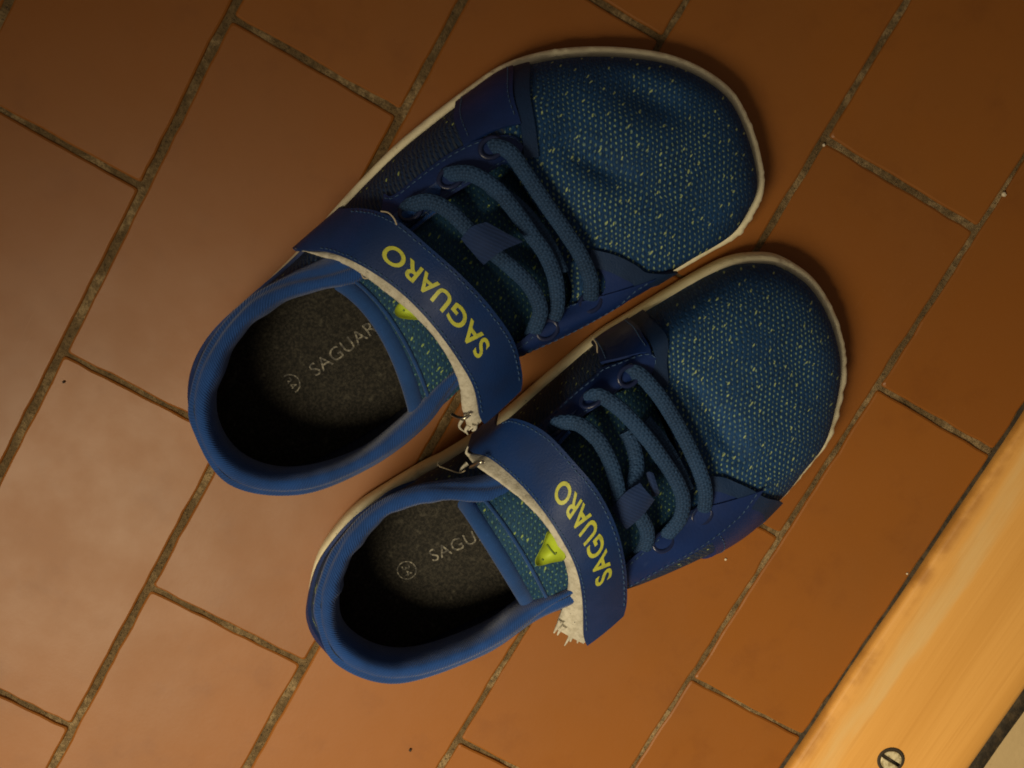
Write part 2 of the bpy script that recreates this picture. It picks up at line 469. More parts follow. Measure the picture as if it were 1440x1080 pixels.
# wooden threshold plank
b = NB('varnished_pine'); p = b.pos()
g = b.noise(b.mapping(p, (2.2, 55, 30)), 1.0, 5, 0.6)
g2 = b.noise(b.mapping(p, (12, 520, 60)), 1.0, 5, 0.65)
c = b.mix(b.ramp(g, 0.34, 0.66), (0.70, 0.365, 0.095), (0.64, 0.320, 0.075))
c = b.mix(b.ramp(g2, 0.50, 0.72, 0, 0.28), c, (0.50, 0.23, 0.045))
yy = b.xyz(p)[1]
wob = b.math('MULTIPLY', b.math('SUBTRACT', b.noise(b.mapping(p, (14, 60, 1)), 1.0, 4), 0.5), 0.016)
dy = b.math('ABSOLUTE', b.math('SUBTRACT', b.math('ADD', yy, wob), WOOD_Y - 0.0135))
worn = b.math('MULTIPLY', b.ramp(dy, 0.0025, 0.0075, 1.0, 0.0), b.ramp(b.noise(b.mapping(p, (9, 40, 1)), 1.0, 4), 0.30, 0.55))
c = b.mix(b.math('MULTIPLY', worn, 0.75), c, (0.66, 0.45, 0.20))
edge = b.math('MULTIPLY', b.ramp(b.math('ABSOLUTE', b.math('SUBTRACT', yy, WOOD_Y - 0.0020)), 0.0, 0.006, 1.0, 0.0), b.ramp(b.noise(p, 60, 4), 0.35, 0.65))
c = b.mix(b.math('MULTIPLY', edge, 0.75), c, (0.34, 0.14, 0.025))
b.set(Base_Color=c, Roughness=b.math('ADD', b.math('MULTIPLY', worn, 0.15), 0.52))
b.b.inputs['Specular IOR Level'].default_value = 0.3
b.bump(b.math('ADD', b.math('MULTIPLY', g2, 0.5), b.math('MULTIPLY', worn, -0.3)), 0.25, 0.0012)
M['wood'] = b.m
def build_threshold():
    root = empty('threshold_strip', (0.0, WOOD_Y - 0.036, 0))
    tag(root, 'varnished pine threshold plank with worn edge across the lower right corner', 'threshold')
    W = 0.0725
    prof = [(0.0004, -0.030), (0.0, 0.000), (0.0002, 0.0030), (0.0009, 0.0042), (0.0024, 0.0048), (0.011, 0.0051), (0.036, 0.0052), (0.062, 0.0050), (0.0685, 0.0044), (0.0712, 0.0030), (W, 0.0006), (W, -0.030)]
    xs = np.linspace(-0.6, 0.6, 161)
    V = []
    for x in xs:
        wv = 0.00025 * math.sin(x * 31) + 0.00015 * math.sin(x * 83 + 1)
        for k, (d, z) in enumerate(prof):
            V.append((x, WOOD_Y - d - (wv if k < 6 else 0), z))
    mk('plank', V, [tuple(reversed(f)) for f in grid_faces(len(xs), len(prof))], M['wood'], root)
    gap_dark = NB('dark_brown_gap'); p_ = gap_dark.pos()  # dark brown fill for the gaps beside the plank, in place of their shade
    gap_dark.set(Base_Color=gap_dark.mix(gap_dark.ramp(gap_dark.noise(p_, 260, 4, 0.7), 0.4, 0.65), (0.016, 0.010, 0.004), (0.050, 0.032, 0.013)), Roughness=0.8)
    gap_dark.bump(gap_dark.noise(p_, 400, 4), 0.8, 0.001)
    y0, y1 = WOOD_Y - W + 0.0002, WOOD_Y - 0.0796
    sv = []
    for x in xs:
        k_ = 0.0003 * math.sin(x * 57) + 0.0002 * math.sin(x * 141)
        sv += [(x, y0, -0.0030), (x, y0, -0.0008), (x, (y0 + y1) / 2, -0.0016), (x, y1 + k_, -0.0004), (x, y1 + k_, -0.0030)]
    mk('dark_gap_strip', sv, [tuple(reversed(f)) for f in grid_faces(len(xs), 5)], gap_dark.m, root)
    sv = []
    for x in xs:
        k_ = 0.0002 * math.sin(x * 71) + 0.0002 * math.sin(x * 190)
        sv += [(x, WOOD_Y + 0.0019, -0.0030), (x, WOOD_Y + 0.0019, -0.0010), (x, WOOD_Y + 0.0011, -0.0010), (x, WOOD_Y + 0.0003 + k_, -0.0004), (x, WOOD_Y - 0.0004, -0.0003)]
    mk('dark_gap_strip', sv, grid_faces(len(xs), 5), gap_dark.m, root)  # strip added in the tile-side gap, its shade put into the colour
    # slotted screw in a countersunk hole with a dark rim
    c = P(1253, 1069, 0.0054)
    def disc(rz):
        out = []
        for r_, z in rz:
            for a in range(32):
                t = a * math.pi / 16
                out.append((c[0] + r_ * math.cos(t), c[1] + r_ * math.sin(t), c[2] + z))
        return out
    dark = NB('screw_hole_dark').set(Base_Color=(0.030, 0.020, 0.010), Roughness=0.8).m  # one dark colour for the recess and slot bottom
    b = NB('aged_brass_screw'); p = b.pos()
    cc = b.mix(b.ramp(b.noise(p, 500, 4), 0.4, 0.65), (0.66, 0.58, 0.38), (0.34, 0.28, 0.15))
    b.set(Base_Color=cc, Roughness=0.5, Metallic=0.25); b.bump(b.noise(p, 900, 3), 0.4, 0.0005)
    rz = [(0.0062, -0.0002), (0.0061, 0.0001), (0.0050, 0.00015), (0.0047, -0.0001)]
    V = disc(rz); f = [tuple(reversed(q)) for q in grid_faces(4, 32, False, True)]
    f = [tuple(reversed(q)) for q in f]
    f.append(tuple(range(96, 128)))
    mk('screw_recess', V, f, dark, root)
    # two half heads either side of the slot
    ang = math.atan2(*(P(1272, 1078) - P(1243, 1060))[[1, 0]])
    parts = []
    for s in (1, -1):
        pts = []
        half = 0.0008; R_ = 0.0047
        a0 = math.asin(half / R_)
        for a in np.linspace(a0, math.pi - a0, 18):
            pts.append((R_ * math.cos(a), s * R_ * math.sin(a)))
        pts = np.array(pts); n = len(pts)
        rot = np.array([[math.cos(ang), -math.sin(ang)], [math.sin(ang), math.cos(ang)]])
        cen = pts.mean(0)
        lev = [(1.0, -0.0004), (1.0, 0.0004), (0.90, 0.0007)]
        V = []
        for k, z in lev:
            q = (cen + (pts - cen) * k) @ rot.T
            V += [(c[0] + x, c[1] + y, c[2] + z) for x, y in q]
        f = grid_faces(3, n, False, True)
        f = f if s > 0 else [tuple(reversed(q)) for q in f]
        top = tuple(range(2 * n, 3 * n))
        f.append(top if s > 0 else tuple(reversed(top)))
        parts.append((V, f))
    V, f = join(parts)
    mk('screw', V, f, b.m, root, smooth=False)
build_threshold()

# ------------------------------------------------------------------ the shoes
AX = math.radians(-24)
UA = np.array([math.cos(AX), math.sin(AX)]); NA = np.array([-math.sin(AX), math.cos(AX)])
def UN(u, n, z):
    return np.array([*((u * UA + n * NA) / 1000.0), z])

class Shoe:
    """upper as a surface of stations i round the sole and v from the sole (0) to the collar or throat edge (1)"""
    def __init__(s, name, label, outer, inner, dome, dents, inset=None):
        s.N = len(outer)
        s.out = np.array([UN(u, n, 0) for u, n in outer])
        s.inn = np.array([P(*q) for q in inner])
        s.dome = np.array(dome, float)
        s.dents = dents
        s.inset = inset
        cen = s.out.mean(0)
        s.root = empty(name, (cen[0], cen[1], 0))
        tag(s.root, label, 'shoe', group='pair of blue strap shoes')
        ii, vv = np.meshgrid(np.arange(0, s.N, 0.05), np.linspace(0, 1, 140), indexing='ij')
        s.gi, s.gv = ii.ravel(), vv.ravel()
        g = s.surf(s.gi, s.gv)
        s.gp = proj(g); s.gz = g[:, 2]
    def outline(s, t, inset, z):
        p = crv(s.out, t, True)
        d = crv(s.out, t + 0.02, True) - crv(s.out, t - 0.02, True)
        nrm = vnorm(np.stack([d[..., 1], -d[..., 0], np.zeros_like(d[..., 0])], -1))   # inward (clockwise loop)
        q = p + nrm * inset
        q[..., 2] = z
        return q
    def raw(s, i, v):
        o = s.outline(i, crv(s.inset[:, None], i, True)[..., 0][..., None] if s.inset is not None else 0.0041, 0.0138)
        e = crv(s.inn, i, True)
        k = crv(s.dome[:, None], i, True)[..., 0].clip(0, 1)
        n = 1.95
        a = v * np.pi / 2
        fx1 = 1 - np.cos(a).clip(0) ** (2 / n); fz1 = np.sin(a).clip(0) ** (2 / n)
        fx0 = v ** 1.7; fz0 = v
        fx = k * fx1 + (1 - k) * fx0; fz = k * fz1 + (1 - k) * fz0
        p = o + (e - o) * np.stack([fx, fx, fz], -1)
        d = s.outline(i, -0.0006, 0.0135) - o
        p = p + vnorm(d) * ((1 - k) * 0.0028 * np.sin(np.pi * v))[..., None]
        for (px, py, la, lb, ang, dep) in s.dents:
            c = P(px, py, 0.045)
            ex = RC[0] * math.cos(ang) + RC[1] * math.sin(ang); ey = -RC[0] * math.sin(ang) + RC[1] * math.cos(ang)
            dd = p - c
            g = np.exp(-((dd[..., :2] @ ex[:2]) / la) ** 2 - ((dd[..., :2] @ ey[:2]) / lb) ** 2)
            p[..., 2] -= dep * g * np.clip(v * 3, 0, 1)
        return p
    def surf(s, i, v, off=0.0):
        i = np.asarray(i, float); v = np.asarray(v, float)
        p = s.raw(i, v)
        if np.isscalar(off) and off == 0: return p
        return p + s.normal(i, v) * (off if np.isscalar(off) else off[..., None])
    def normal(s, i, v):
        e = 0.02
        v0 = np.clip(v, 0.02, 0.98)
        di = s.raw(i + e, v0) - s.raw(i - e, v0); dv = s.raw(i, v0 + 0.015) - s.raw(i, v0 - 0.015)
        return vnorm(np.cross(dv, di))
    def iv(s, q):
        """(px, py) seen on the upper -> (i, v); ('iv', i, v) passes through"""
        if q[0] == 'iv': return np.array(q[1:], float)
        d = np.hypot(s.gp[:, 0] - q[0], s.gp[:, 1] - q[1])
        near = d < d.min() + 2.5
        k = np.where(near, s.gz, -1).argmax()
        return np.array([s.gi[k], s.gv[k]])
    def patch(s, name, e0, e1, off, thick, mat, na=24, nb=12, parent=None, smooth_edges=True):
        def edge(e):
            if e[0] != 'px': return np.array([s.iv(q) for q in e])
            pts = [proj(s.raw(np.array([q[1]]), np.array([q[2]])))[0] if q[0] == 'iv' else np.array(q, float) for q in e[1:]]
            line = smoothline(pts, 16)
            g = np.array([s.iv(tuple(q)) for q in line])
            if e[1][0] == 'iv': g[0] = e[1][1:]
            for _ in range(6): g[1:-1] = (g[:-2] + 2 * g[1:-1] + g[2:]) / 4
            return g
        A = edge(e0); B = edge(e1)
        f = smoothline if smooth_edges else (lambda c, m: np.stack([np.interp(np.linspace(0, len(c) - 1, m), range(len(c)), c[:, k]) for k in range(2)], -1))
        A = f(A, na); B = f(B, na)
        t = np.linspace(0, 1, nb)[None, :, None]
        G = A[:, None] * (1 - t) + B[:, None] * t
        G[..., 1] = G[..., 1].clip(0, 1)
        i, v = G[..., 0], G[..., 1]
        N = s.normal(i, v)
        Q = s.raw(i, v) + N * off
        # orientation: make the top face outwards
        fn = np.cross(Q[1, 0] - Q[0, 0], Q[0, 1] - Q[0, 0])
        if fn @ N[0, 0] < 0:
            Q = Q[:, ::-1]; N = N[:, ::-1]
        V, fs, gi = sheet(Q, N, thick)
        o = mk(name, V, fs, mat, parent or s.root, uv=fabuv(V))
        if name in ('side_panel', 'eyestay'):
            ps = []
            for col_ in (1, -2) if nb > 5 else ():
                line = smoothline(Q[:, col_] + N[:, col_] * 0.00008, 200)
                d_ = np.concatenate([[0], np.cumsum(np.linalg.norm(np.diff(line, axis=0), axis=1))])
                for t0 in np.arange(0.001, d_[-1] - 0.003, 0.0026):
                    q = np.stack([np.interp([t0, t0 + 0.0008, t0 + 0.0016], d_, line[:, k_]) for k_ in range(3)], -1)
                    q = q + np.array([[0, 0, 0], [0, 0, 0.0002], [0, 0, 0]])
                    v_, f_, _ = tube(q, 0.0002, 0.00018, seg=4); ps.append((v_, f_))
            Vs, fss = join(ps)
            tag(mk('stitching', Vs, fss, M['stitch'], o), kind='stuff')
        return o

def fabuv(V):
    V = np.asarray(V)
    return np.stack([V @ RC[0], V @ RC[1]], -1) * 1000.0

def smin_text(body, size, bold=0.0):
    cu = bpy.data.curves.new('letters', 'FONT')
    cu.body = body; cu.size = size; cu.align_x = 'CENTER'; cu.align_y = 'CENTER'; cu.offset = bold
    cu.resolution_u = 5
    cu.space_character = 1.08
    o = bpy.data.objects.new('letters', cu); COL.objects.link(o)
    dg = bpy.context.evaluated_depsgraph_get()
    me = bpy.data.meshes.new_from_object(o.evaluated_get(dg))
    bm = bmesh.new(); bm.from_mesh(me)
    bmesh.ops.triangulate(bm, faces=bm.faces)
    bmesh.ops.subdivide_edges(bm, edges=[e for e in bm.edges if e.calc_length() > size * 0.25], cuts=2)
    bmesh.ops.triangulate(bm, faces=bm.faces)
    V = np.array([v.co[:] for v in bm.verts]); fs = [tuple(v.index for v in f.verts) for f in bm.faces]
    bm.free()
    bpy.data.objects.remove(o); bpy.data.meshes.remove(me); bpy.data.curves.remove(cu)
    return V, fs

def build_shoe(D):
    s = Shoe('sneaker', D['label'], D['outer'], D['inner'], D['dome'], D['dents'], np.array(D['inset']))
    R = s.root
    T = np.linspace(0, s.N, 260, endpoint=False)
    # sole: cup of cream rubber
    prof = [(0.0030, 0.0002), (0.0008, 0.0016), (0.0, 0.0045), (0.0002, 0.0105), (0.0009, 0.0138), (0.0022, 0.0148), (0.0035, 0.0147), (0.0047, 0.0130), (0.0066, 0.0120)]
    rag = 0.00012 * np.sin(T * 37) + 0.00018 * rng.standard_normal(len(T))
    rings = [s.outline(T, d + (rag if 3 < k < 7 else 0), z) for k, (d, z) in enumerate(prof)] if False else []
    for k, (d, z) in enumerate(prof):
        q = s.outline(T, d, z)
        if 3 < k < 7:
            c0 = s.outline(T, d + 0.001, z) - q
            q = q + vnorm(c0) * rag[:, None]
        rings.append(q)
    V = np.concatenate(rings); n = len(T)
    fs = grid_faces(len(prof), n, False, True)
    fs.append(tuple(range(n)))
    mk('sole', V, fs, M['sole'], R)
    # insole
    q0 = s.outline(T, 0.0064, 0.0150); cen = q0.mean(0)
    V = [cen + np.array([0, 0, 0.0])]; fs = []
    K = 12
    for k in range(1, K + 1):
        ring = cen + (q0 - cen) * (k / K); ring[:, 2] = 0.0150 + 0.0016 * (k / K) ** 6
        V += list(ring)
    for j in range(n):
        fs.append((0, 1 + (j + 1) % n, 1 + j))
    for k in range(K - 1):
        for j in range(n):
            a = 1 + k * n; j2 = (j + 1) % n
            fs.append((a + j, a + j2, a + n + j2, a + n + j))
    ins = mk('insole', V, fs, M['insole'], R)
    # print on the insole
    for body, size, cpx, dpx, nm in D['insole_print']:
        c0 = P(*cpx, 0.0153); d0 = vnorm(P(cpx[0] + dpx[0], cpx[1] + dpx[1], 0.0153) - c0)
        upv = np.array([-d0[1], d0[0], 0])
        tv, tf = smin_text(body, size, 0.0)
        V = c0 + tv[:, :1] * d0 + tv[:, 1:2] * upv
        V[:, 2] = 0.0153
        mk(nm, V, tf, M['print'], ins, smooth=False)
    c0 = P(*D['ring'], 0.0153)
    V = []; a = np.linspace(0, 2 * np.pi, 40, endpoint=False)
    for r_ in (0.0036, 0.0041):
        V += [(c0[0] + r_ * math.cos(t), c0[1] + r_ * math.sin(t), 0.0153) for t in a]
    mk('size_ring', V, grid_faces(2, 40, False, True), M['print'], ins, smooth=False)
    # toe vamp of spotted mesh, quarter behind it
    i0, i1 = D['vamp_i']
    ii = np.linspace(i0, i1, 150); vv = np.linspace(0, 1, 60)
    I, Vv = np.meshgrid(ii, vv, indexing='ij')
    G = s.raw(I, Vv); Nn = s.normal(I, Vv)
    V, fs, gi = sheet(G, Nn, 0.0012)
    fs = [tuple(reversed(f)) for f in fs]
    mk('toe_vamp', V, fs, M['vamp'], R, uv=fabuv(V))
    ii = np.linspace(i1, i0 + s.N, 200)
    I, Vv = np.meshgrid(ii, vv[::2], indexing='ij')
    G = s.raw(I, Vv); Nn = s.normal(I, Vv)
    V, fs, gi = sheet(G, Nn, 0.0012)
    fs = [tuple(reversed(f)) for f in fs]
    # fabric direction follows the wall: along the loop and up
    mk('quarter', V, fs, M['quarter'], R, uv=np.stack([V @ np.array([*UA, 0]), V @ np.array([0, 0.25, 1.0]) + V @ np.array([*NA, 0]) * 0.6], -1) * 1000)
    # lining inside
    I, Vv = np.meshgrid(np.linspace(0, s.N, 200, endpoint=False), np.linspace(0, 1, 24), indexing='ij')
    G = s.surf(I, Vv, -0.0022)
    G[:, 0] = s.outline(I[:, 0], 0.0070, 0.0135)
    V = G.reshape(-1, 3)
    d = np.concatenate([[0], np.cumsum(np.linalg.norm(np.diff(G[:, -1], axis=0), axis=1))])
    uv = np.stack(np.broadcast_arrays(d[:, None], np.linspace(0, 1, 24)[None]), -1).reshape(-1, 2)
    mk('lining', V, grid_faces(200, 24, True, False), M['lining'], R, uv=uv)
    # padded collar roll
    c0, c1 = D['collar_i']
    ii = np.linspace(c0, c1 + s.N, 150) if c0 > c1 else np.linspace(c0, c1, 150)
    path = crv(s.inn, ii, True)
    dd_ = np.concatenate([[0], np.cumsum(np.linalg.norm(np.diff(path, axis=0), axis=1))])
    ii = np.interp(np.linspace(0, dd_[-1], 150), dd_, ii)          # even steps along the rim
    path = crv(s.inn, ii, True)
    one = np.ones_like(ii)
    hor = vnorm(s.normal(ii, one * 0.9) * np.array([1, 1, 0]))
    for _ in range(60):
        hor[1:-1] = (hor[:-2] + 2 * hor[1:-1] + hor[2:]) / 4
    hor = vnorm(hor)
    for _ in range(30):
        path[1:-1] = (path[:-2] + 2 * path[1:-1] + path[2:]) / 4
    k = np.linspace(0, 1, 150); tp = np.clip(np.minimum(k, 1 - k) * 7, 0.35, 1)
    wr = 1 + 0.09 * np.sin(ii * 2.3 + D['seed']) + 0.05 * np.sin(ii * 5.1 + 2 * D['seed'])
    zup = np.array([0, 0, 1.0])
    rim = [s.surf(ii, one * 0.80, 0.0002), s.surf(ii, one * 0.84, 0.0014), s.surf(ii, one * 0.92, 0.0020)]
    for inw, dz in ((-0.0016, -0.0014), (-0.0006, 0.0004), (0.0012, 0.0013), (0.0030, 0.0010), (0.0042, -0.0008), (0.0049, -0.0032), (0.0052, -0.0065), (0.0049, -0.0105), (0.0040, -0.0150), (0.0026, -0.0195), (0.0012, -0.0230)):
        rim.append(path - hor * (inw * wr * tp)[:, None] + zup * (dz * (tp if dz > 0 else 1.0) * np.ones_like(ii))[:, None])
    G = np.stack(rim, 1)
    G = crv(G.transpose(1, 0, 2).reshape(len(rim), -1), np.linspace(0, len(rim) - 1, 40)).reshape(40, 150, 3).transpose(1, 0, 2)
    # small creases of the padding
    G[:, 8:36] += (zup * 0.00022 * np.sin(ii * 17 + 3 * np.sin(ii * 3))[:, None, None] * np.sin(np.linspace(0, np.pi, 28))[None, :, None])
    d = np.concatenate([[0], np.cumsum(np.linalg.norm(np.diff(path, axis=0), axis=1))])
    dx = np.concatenate([np.zeros((150, 1)), np.cumsum(np.linalg.norm(np.diff(G, axis=1), axis=2), axis=1)], 1)
    uv = np.stack([np.broadcast_to(d[:, None], dx.shape), dx], -1).reshape(-1, 2)
    fs = [tuple(reversed(q)) for q in grid_faces(150, 40)]
    mk('collar', G.reshape(-1, 3), fs, M['collar'], R, uv=uv)
    # stitched seam just below the collar roll
    ps = []
    I2 = np.linspace(ii[0] + 0.6, ii[-1] - 0.6, 170)
    for j in range(0, 169, 2):
        a_ = s.surf(np.array([I2[j], I2[j] * .35 + I2[j + 1] * .65]), np.array([0.79, 0.79]), 0.0004)
        v_, f_, _ = tube(a_, 0.00022, seg=4)
        ps.append((v_, f_))
    V, fs = join(ps)
    tag(mk('collar_stitching', V, fs, M['stitch'], R), kind='stuff')
    # overlays on the upper
    for name, e0, e1, off, thick, mat, extra in D['patches']:
        s.patch(name, e0, e1, off, thick, M[mat], **extra)
    # tongue
    rows = []
    for (a, mid, e) in D['tongue']:
        ctrl = np.array([P(*a), P(*mid), P(*e)])
        # quadratic through three points
        t = np.linspace(0, 1, 25)[:, None]
        rows.append(ctrl[0] * (2 * (t - .5) * (t - 1)) + ctrl[1] * (-4 * t * (t - 1)) + ctrl[2] * (2 * t * (t - .5)))
    rows = np.array(rows)
    G = crv(rows.reshape(len(rows), -1), np.linspace(0, len(rows) - 1, 40)).reshape(40, 25, 3)
    di = np.gradient(G, axis=0); dj = np.gradient(G, axis=1)
    Nn = vnorm(np.cross(di, dj)); Nn *= np.sign(Nn[..., 2:3] + 1e-9)
    fn = np.cross(G[1, 0] - G[0, 0], G[0, 1] - G[0, 0])
    if fn[2] < 0: G = G[:, ::-1]; Nn = Nn[:, ::-1]
    V, fs, gi = sheet(G, Nn, 0.0030)
    tg = mk('tongue', V, fs, M['tongue'], R, uv=fabuv(V))
    # binding along the tongue's top edge
    edge = G[-1] + Nn[-1] * -0.0012
    V, fs, uv = tube(smoothline(edge, 60), 0.0036, 0.0030, seg=12)
    mk('binding', V, fs, M['binding'], tg, uv=uv)
    edge2 = G[-5] + Nn[-5] * 0.0002
    V, fs, uv = tube(smoothline(edge2, 60), 0.0008, 0.0007, seg=8)
    mk('seam_cord', V, fs, M['binding'], tg, uv=uv)
    # lime tag
    pts = np.array([P(*q, D['tag_z']) for q in D['tag']])
    cl = smoothline(pts, 48, True)
    tn = Nn[-8, 12]
    cc = cl.mean(0)
    lev = [(1.0, -0.0008), (1.0, 0.0007), (0.965, 0.0010)]
    # lean the tag with the tongue
    def lean(q):
        q = q.copy(); q[:, 2] = D['tag_z'] - ((q - cc)[:, :2] @ (tn[:2] / tn[2])) ; return q
    V = np.concatenate([lean(cc + (cl - cc) * k_) + np.array([0, 0, z_]) for k_, z_ in lev])
    f = grid_faces(3, 48, False, True)
    a3 = np.cross(cl[10] - cl[0], cl[20] - cl[0])[2]
    top = tuple(range(96, 144))
    if a3 < 0: f = [tuple(reversed(q)) for q in f]; top = tuple(reversed(top))
    f.append(top)
    tgo = mk('tag', V, f, M['lime'], tg)
    marks = []
    for q in D['tag_marks']:
        L_ = lean(np.array([P(*k_, D['tag_z']) for k_ in q])) + np.array([0, 0, 0.0012])
        v_, f_, _ = tube(smoothline(L_, 10), 0.00032, 0.0002, seg=6); marks.append((v_, f_))
    V, f = join(marks); mk('tag_mark', V, f, M['lime_dark'], tg)
    # laces
    for lp in D['laces']:
        path = smoothline([P(*q) for q in lp], 70)
        wd = D['lace_w']
        path[2:-2] += rng.normal(0, 0.00005, path[2:-2].shape)
        path[:, 2] -= 0.003 * np.sin(np.linspace(0, np.pi, 70))      # lie close to the tongue
        V, fs, uv = tube(path, wd, wd * 0.48, seg=16)
        mk('lace', V, fs, M['lace'], R, uv=uv)
    # lace keeper ribbon
    for kq in D['keepers']:
        A_ = smoothline([P(*q) for q in kq[0]], 12); B_ = smoothline([P(*q) for q in kq[1]], 12)
        t = np.linspace(0, 1, 8)[None, :, None]
        G2 = A_[:, None] * (1 - t) + B_[:, None] * t
        G2[..., 2] += 0.0012 * np.sin(np.pi * t[..., 0]) - 0.0024
        N2 = vnorm(np.cross(np.gradient(G2, axis=0), np.gradient(G2, axis=1))); sg = np.sign(N2[..., 2].mean())
        if sg < 0: G2 = G2[:, ::-1]; N2 = -N2[:, ::-1]
        V, fs, gi = sheet(G2, N2, 0.0009)
        kp = mk('lace_keeper', V, fs, M['keeper'], R, uv=V[:, :2])
    # eyelets
    for (px, py, z, rr) in D['eyelets']:
        c = P(px, py, z)
        h = s.iv((px, py)); nn = s.normal(h[:1], h[1:])[0]
        c = s.surf(h[:1], h[1:], 0.0014)[0]
        e1 = vnorm(np.cross(nn, np.array([*UA, 0]))); e2 = np.cross(nn, e1)
        a = np.linspace(0, 2 * np.pi, 24, endpoint=False)
        ringp = c + rr * (np.cos(a)[:, None] * e1 * 0.8 + np.sin(a)[:, None] * e2)
        V, fs, uv = tube(ringp, 0.0009, 0.0008, up=nn, seg=8, closed=True)
        mk('eyelet', V, fs, M['ring'], R)
    # strap
    fr = np.array([P(*q) for q in D['strap_front']]); re = np.array([P(*q) for q in D['strap_rear']])
    for L_ in (fr, re):
        pass
    ends = D['strap_down']                       # rows that run down the side of the shoe
    def down(L_, z):
        q = L_[0].copy(); q[2] = z; q[:2] += np.array(ends) / 1000.0; return q
    fr = np.vstack([down(fr, 0.022), fr]); re = np.vstack([down(re, 0.022), re])
    na, nbb = 90, 20
    A_ = smoothline(fr, na); B_ = smoothline(re, na)
    def strap_pt(a, bb):
        """a along 0..1, bb across 0 front .. 1 rear"""
        x = a * (len(fr) - 1)
        f_ = crv(fr, x); r_ = crv(re, x)
        q = f_ + (r_ - f_) * bb[..., None]
        q[..., 2] += 0.0012 * np.sin(np.pi * bb) + 0.0005 * np.sin(a * 23 + D['seed'])
        return q
    aa, bb = np.meshgrid(np.linspace(0, 1, na), np.linspace(0, 1, nbb), indexing='ij')
    # rounded corner at the free end
    shr = np.clip((aa - 0.955) / 0.045, 0, 1)
    bb2 = 0.5 + (bb - 0.5) * (1 - 0.16 * shr ** 2.2)
    G = strap_pt(aa, bb2)
    def snorm(a, b_):
        e = 0.004
        da = strap_pt(np.clip(a + e, 0, 1), b_) - strap_pt(np.clip(a - e, 0, 1), b_)
        db = strap_pt(a, b_ + 0.02) - strap_pt(a, b_ - 0.02)
        n_ = vnorm(np.cross(da, db))
        return n_
    Nn = snorm(aa, bb2)
    sg = np.sign(Nn[na // 2, nbb // 2, 2]); Nn = Nn * sg
    if sg < 0: G = G[:, ::-1]; Nn = Nn[:, ::-1]
    V, fs, gi = sheet(G, Nn, 0.0013)
    st = mk('strap', V, fs, M['strap'], R)
    # lettering on the strap
    tv, tf = smin_text('SAGUARO', 1.0, D['bold'])
    wdt = tv[:, 0].max() - tv[:, 0].min(); hgt = tv[:, 1].max() - tv[:, 1].min()
    tx = (tv[:, 0] - tv[:, 0].min()) / wdt; ty = (tv[:, 1] - tv[:, 1].min()) / hgt
    a_s, a_o, b_low, b_up = D['text']
    ta = a_s + (a_o - a_s) * tx
    tb = b_low + (b_up - b_low) * ty
    V = strap_pt(ta, tb) + snorm(ta, tb) * sg * 0.00018
    f = tf
    k = np.cross(V[tf[0][1]] - V[tf[0][0]], V[tf[0][2]] - V[tf[0][0]])
    if k[2] < 0: f = [tuple(reversed(q)) for q in tf]
    mk('lettering', V, f, M['yellow'], st, smooth=False)
    # stitching near both long edges
    ps = []
    for bbv, a0_, a1_ in ((0.075, 0.20, 0.965), (0.945, 0.22, 0.95)):
        for a in np.arange(a0_, a1_, 0.0165):
            x = np.array([a, a + 0.0045, a + 0.009]); y = np.full(3, bbv)
            y = y + rng.normal(0, 0.004)
            q = strap_pt(x, y) + snorm(x, y) * sg * np.array([[0.0], [0.0003], [0.0]])
            v_, f_, _ = tube(q, 0.00024, 0.0002, seg=5); ps.append((v_, f_))
    V, f = join(ps); tag(mk('strap_stitching', V, f, M['stitch'], st), kind='stuff')
    # white frayed backing that shows along the rear edge
    we = smoothline([P(*q) for q in D['white']], 90)
    # slight fraying of the visible edge
    we = we + rng.normal(0, 0.00005, we.shape)
    x = np.linspace(D['white_a'][0], D['white_a'][1], 90)
    under = strap_pt(x, np.full(90, 0.80)) - snorm(x, np.full(90, 0.8)) * sg * 0.0032
    rear = strap_pt(x, np.full(90, 0.985)) - snorm(x, np.full(90, 0.985)) * sg * 0.0020
    G = np.stack([under, rear, rear * 0.6 + we * 0.4 + np.array([0, 0, 0.0006]), rear * 0.2 + we * 0.8 + np.array([0, 0, 0.0003]), we, we + np.array([0, 0, -0.0012])], 1)
    G[:, 2:4] += rng.normal(0, 0.00003, G[:, 2:4].shape)
    fn = np.cross(G[45, 1] - G[44, 1], G[44, 2] - G[44, 1])
    if fn[2] < 0: G = G[:, ::-1]
    Nn = np.zeros_like(G); Nn[..., 2] = 1
    V, fs, gi = sheet(G, Nn, 0.0012)
    wb = mk('strap_backing', V, fs, M['white'], R)
    # frayed ends and loose threads
    for q in D['frays']:
        path = smoothline([P(*k_) for k_ in q[1:]], 16)
        v_, f_, _ = tube(path, q[0], q[0] * 0.7, seg=6, taper=np.linspace(1, 0.25, 16)); mk('frayed_tuft', v_, f_, M['white'], R)
    for q in D['threads']:
        path = smoothline([P(*k_) for k_ in q], 24)
        v_, f_, _ = tube(path, 0.00028, seg=5); mk('loose_thread', v_, f_, M['thread'], R)
    # wire staple of the strap
    path = smoothline([P(*q) for q in D['staple']], 24)
    V, f, _ = tube(path, 0.0007, seg=8); mk('staple', V, f, M['steel'], R)
    return s

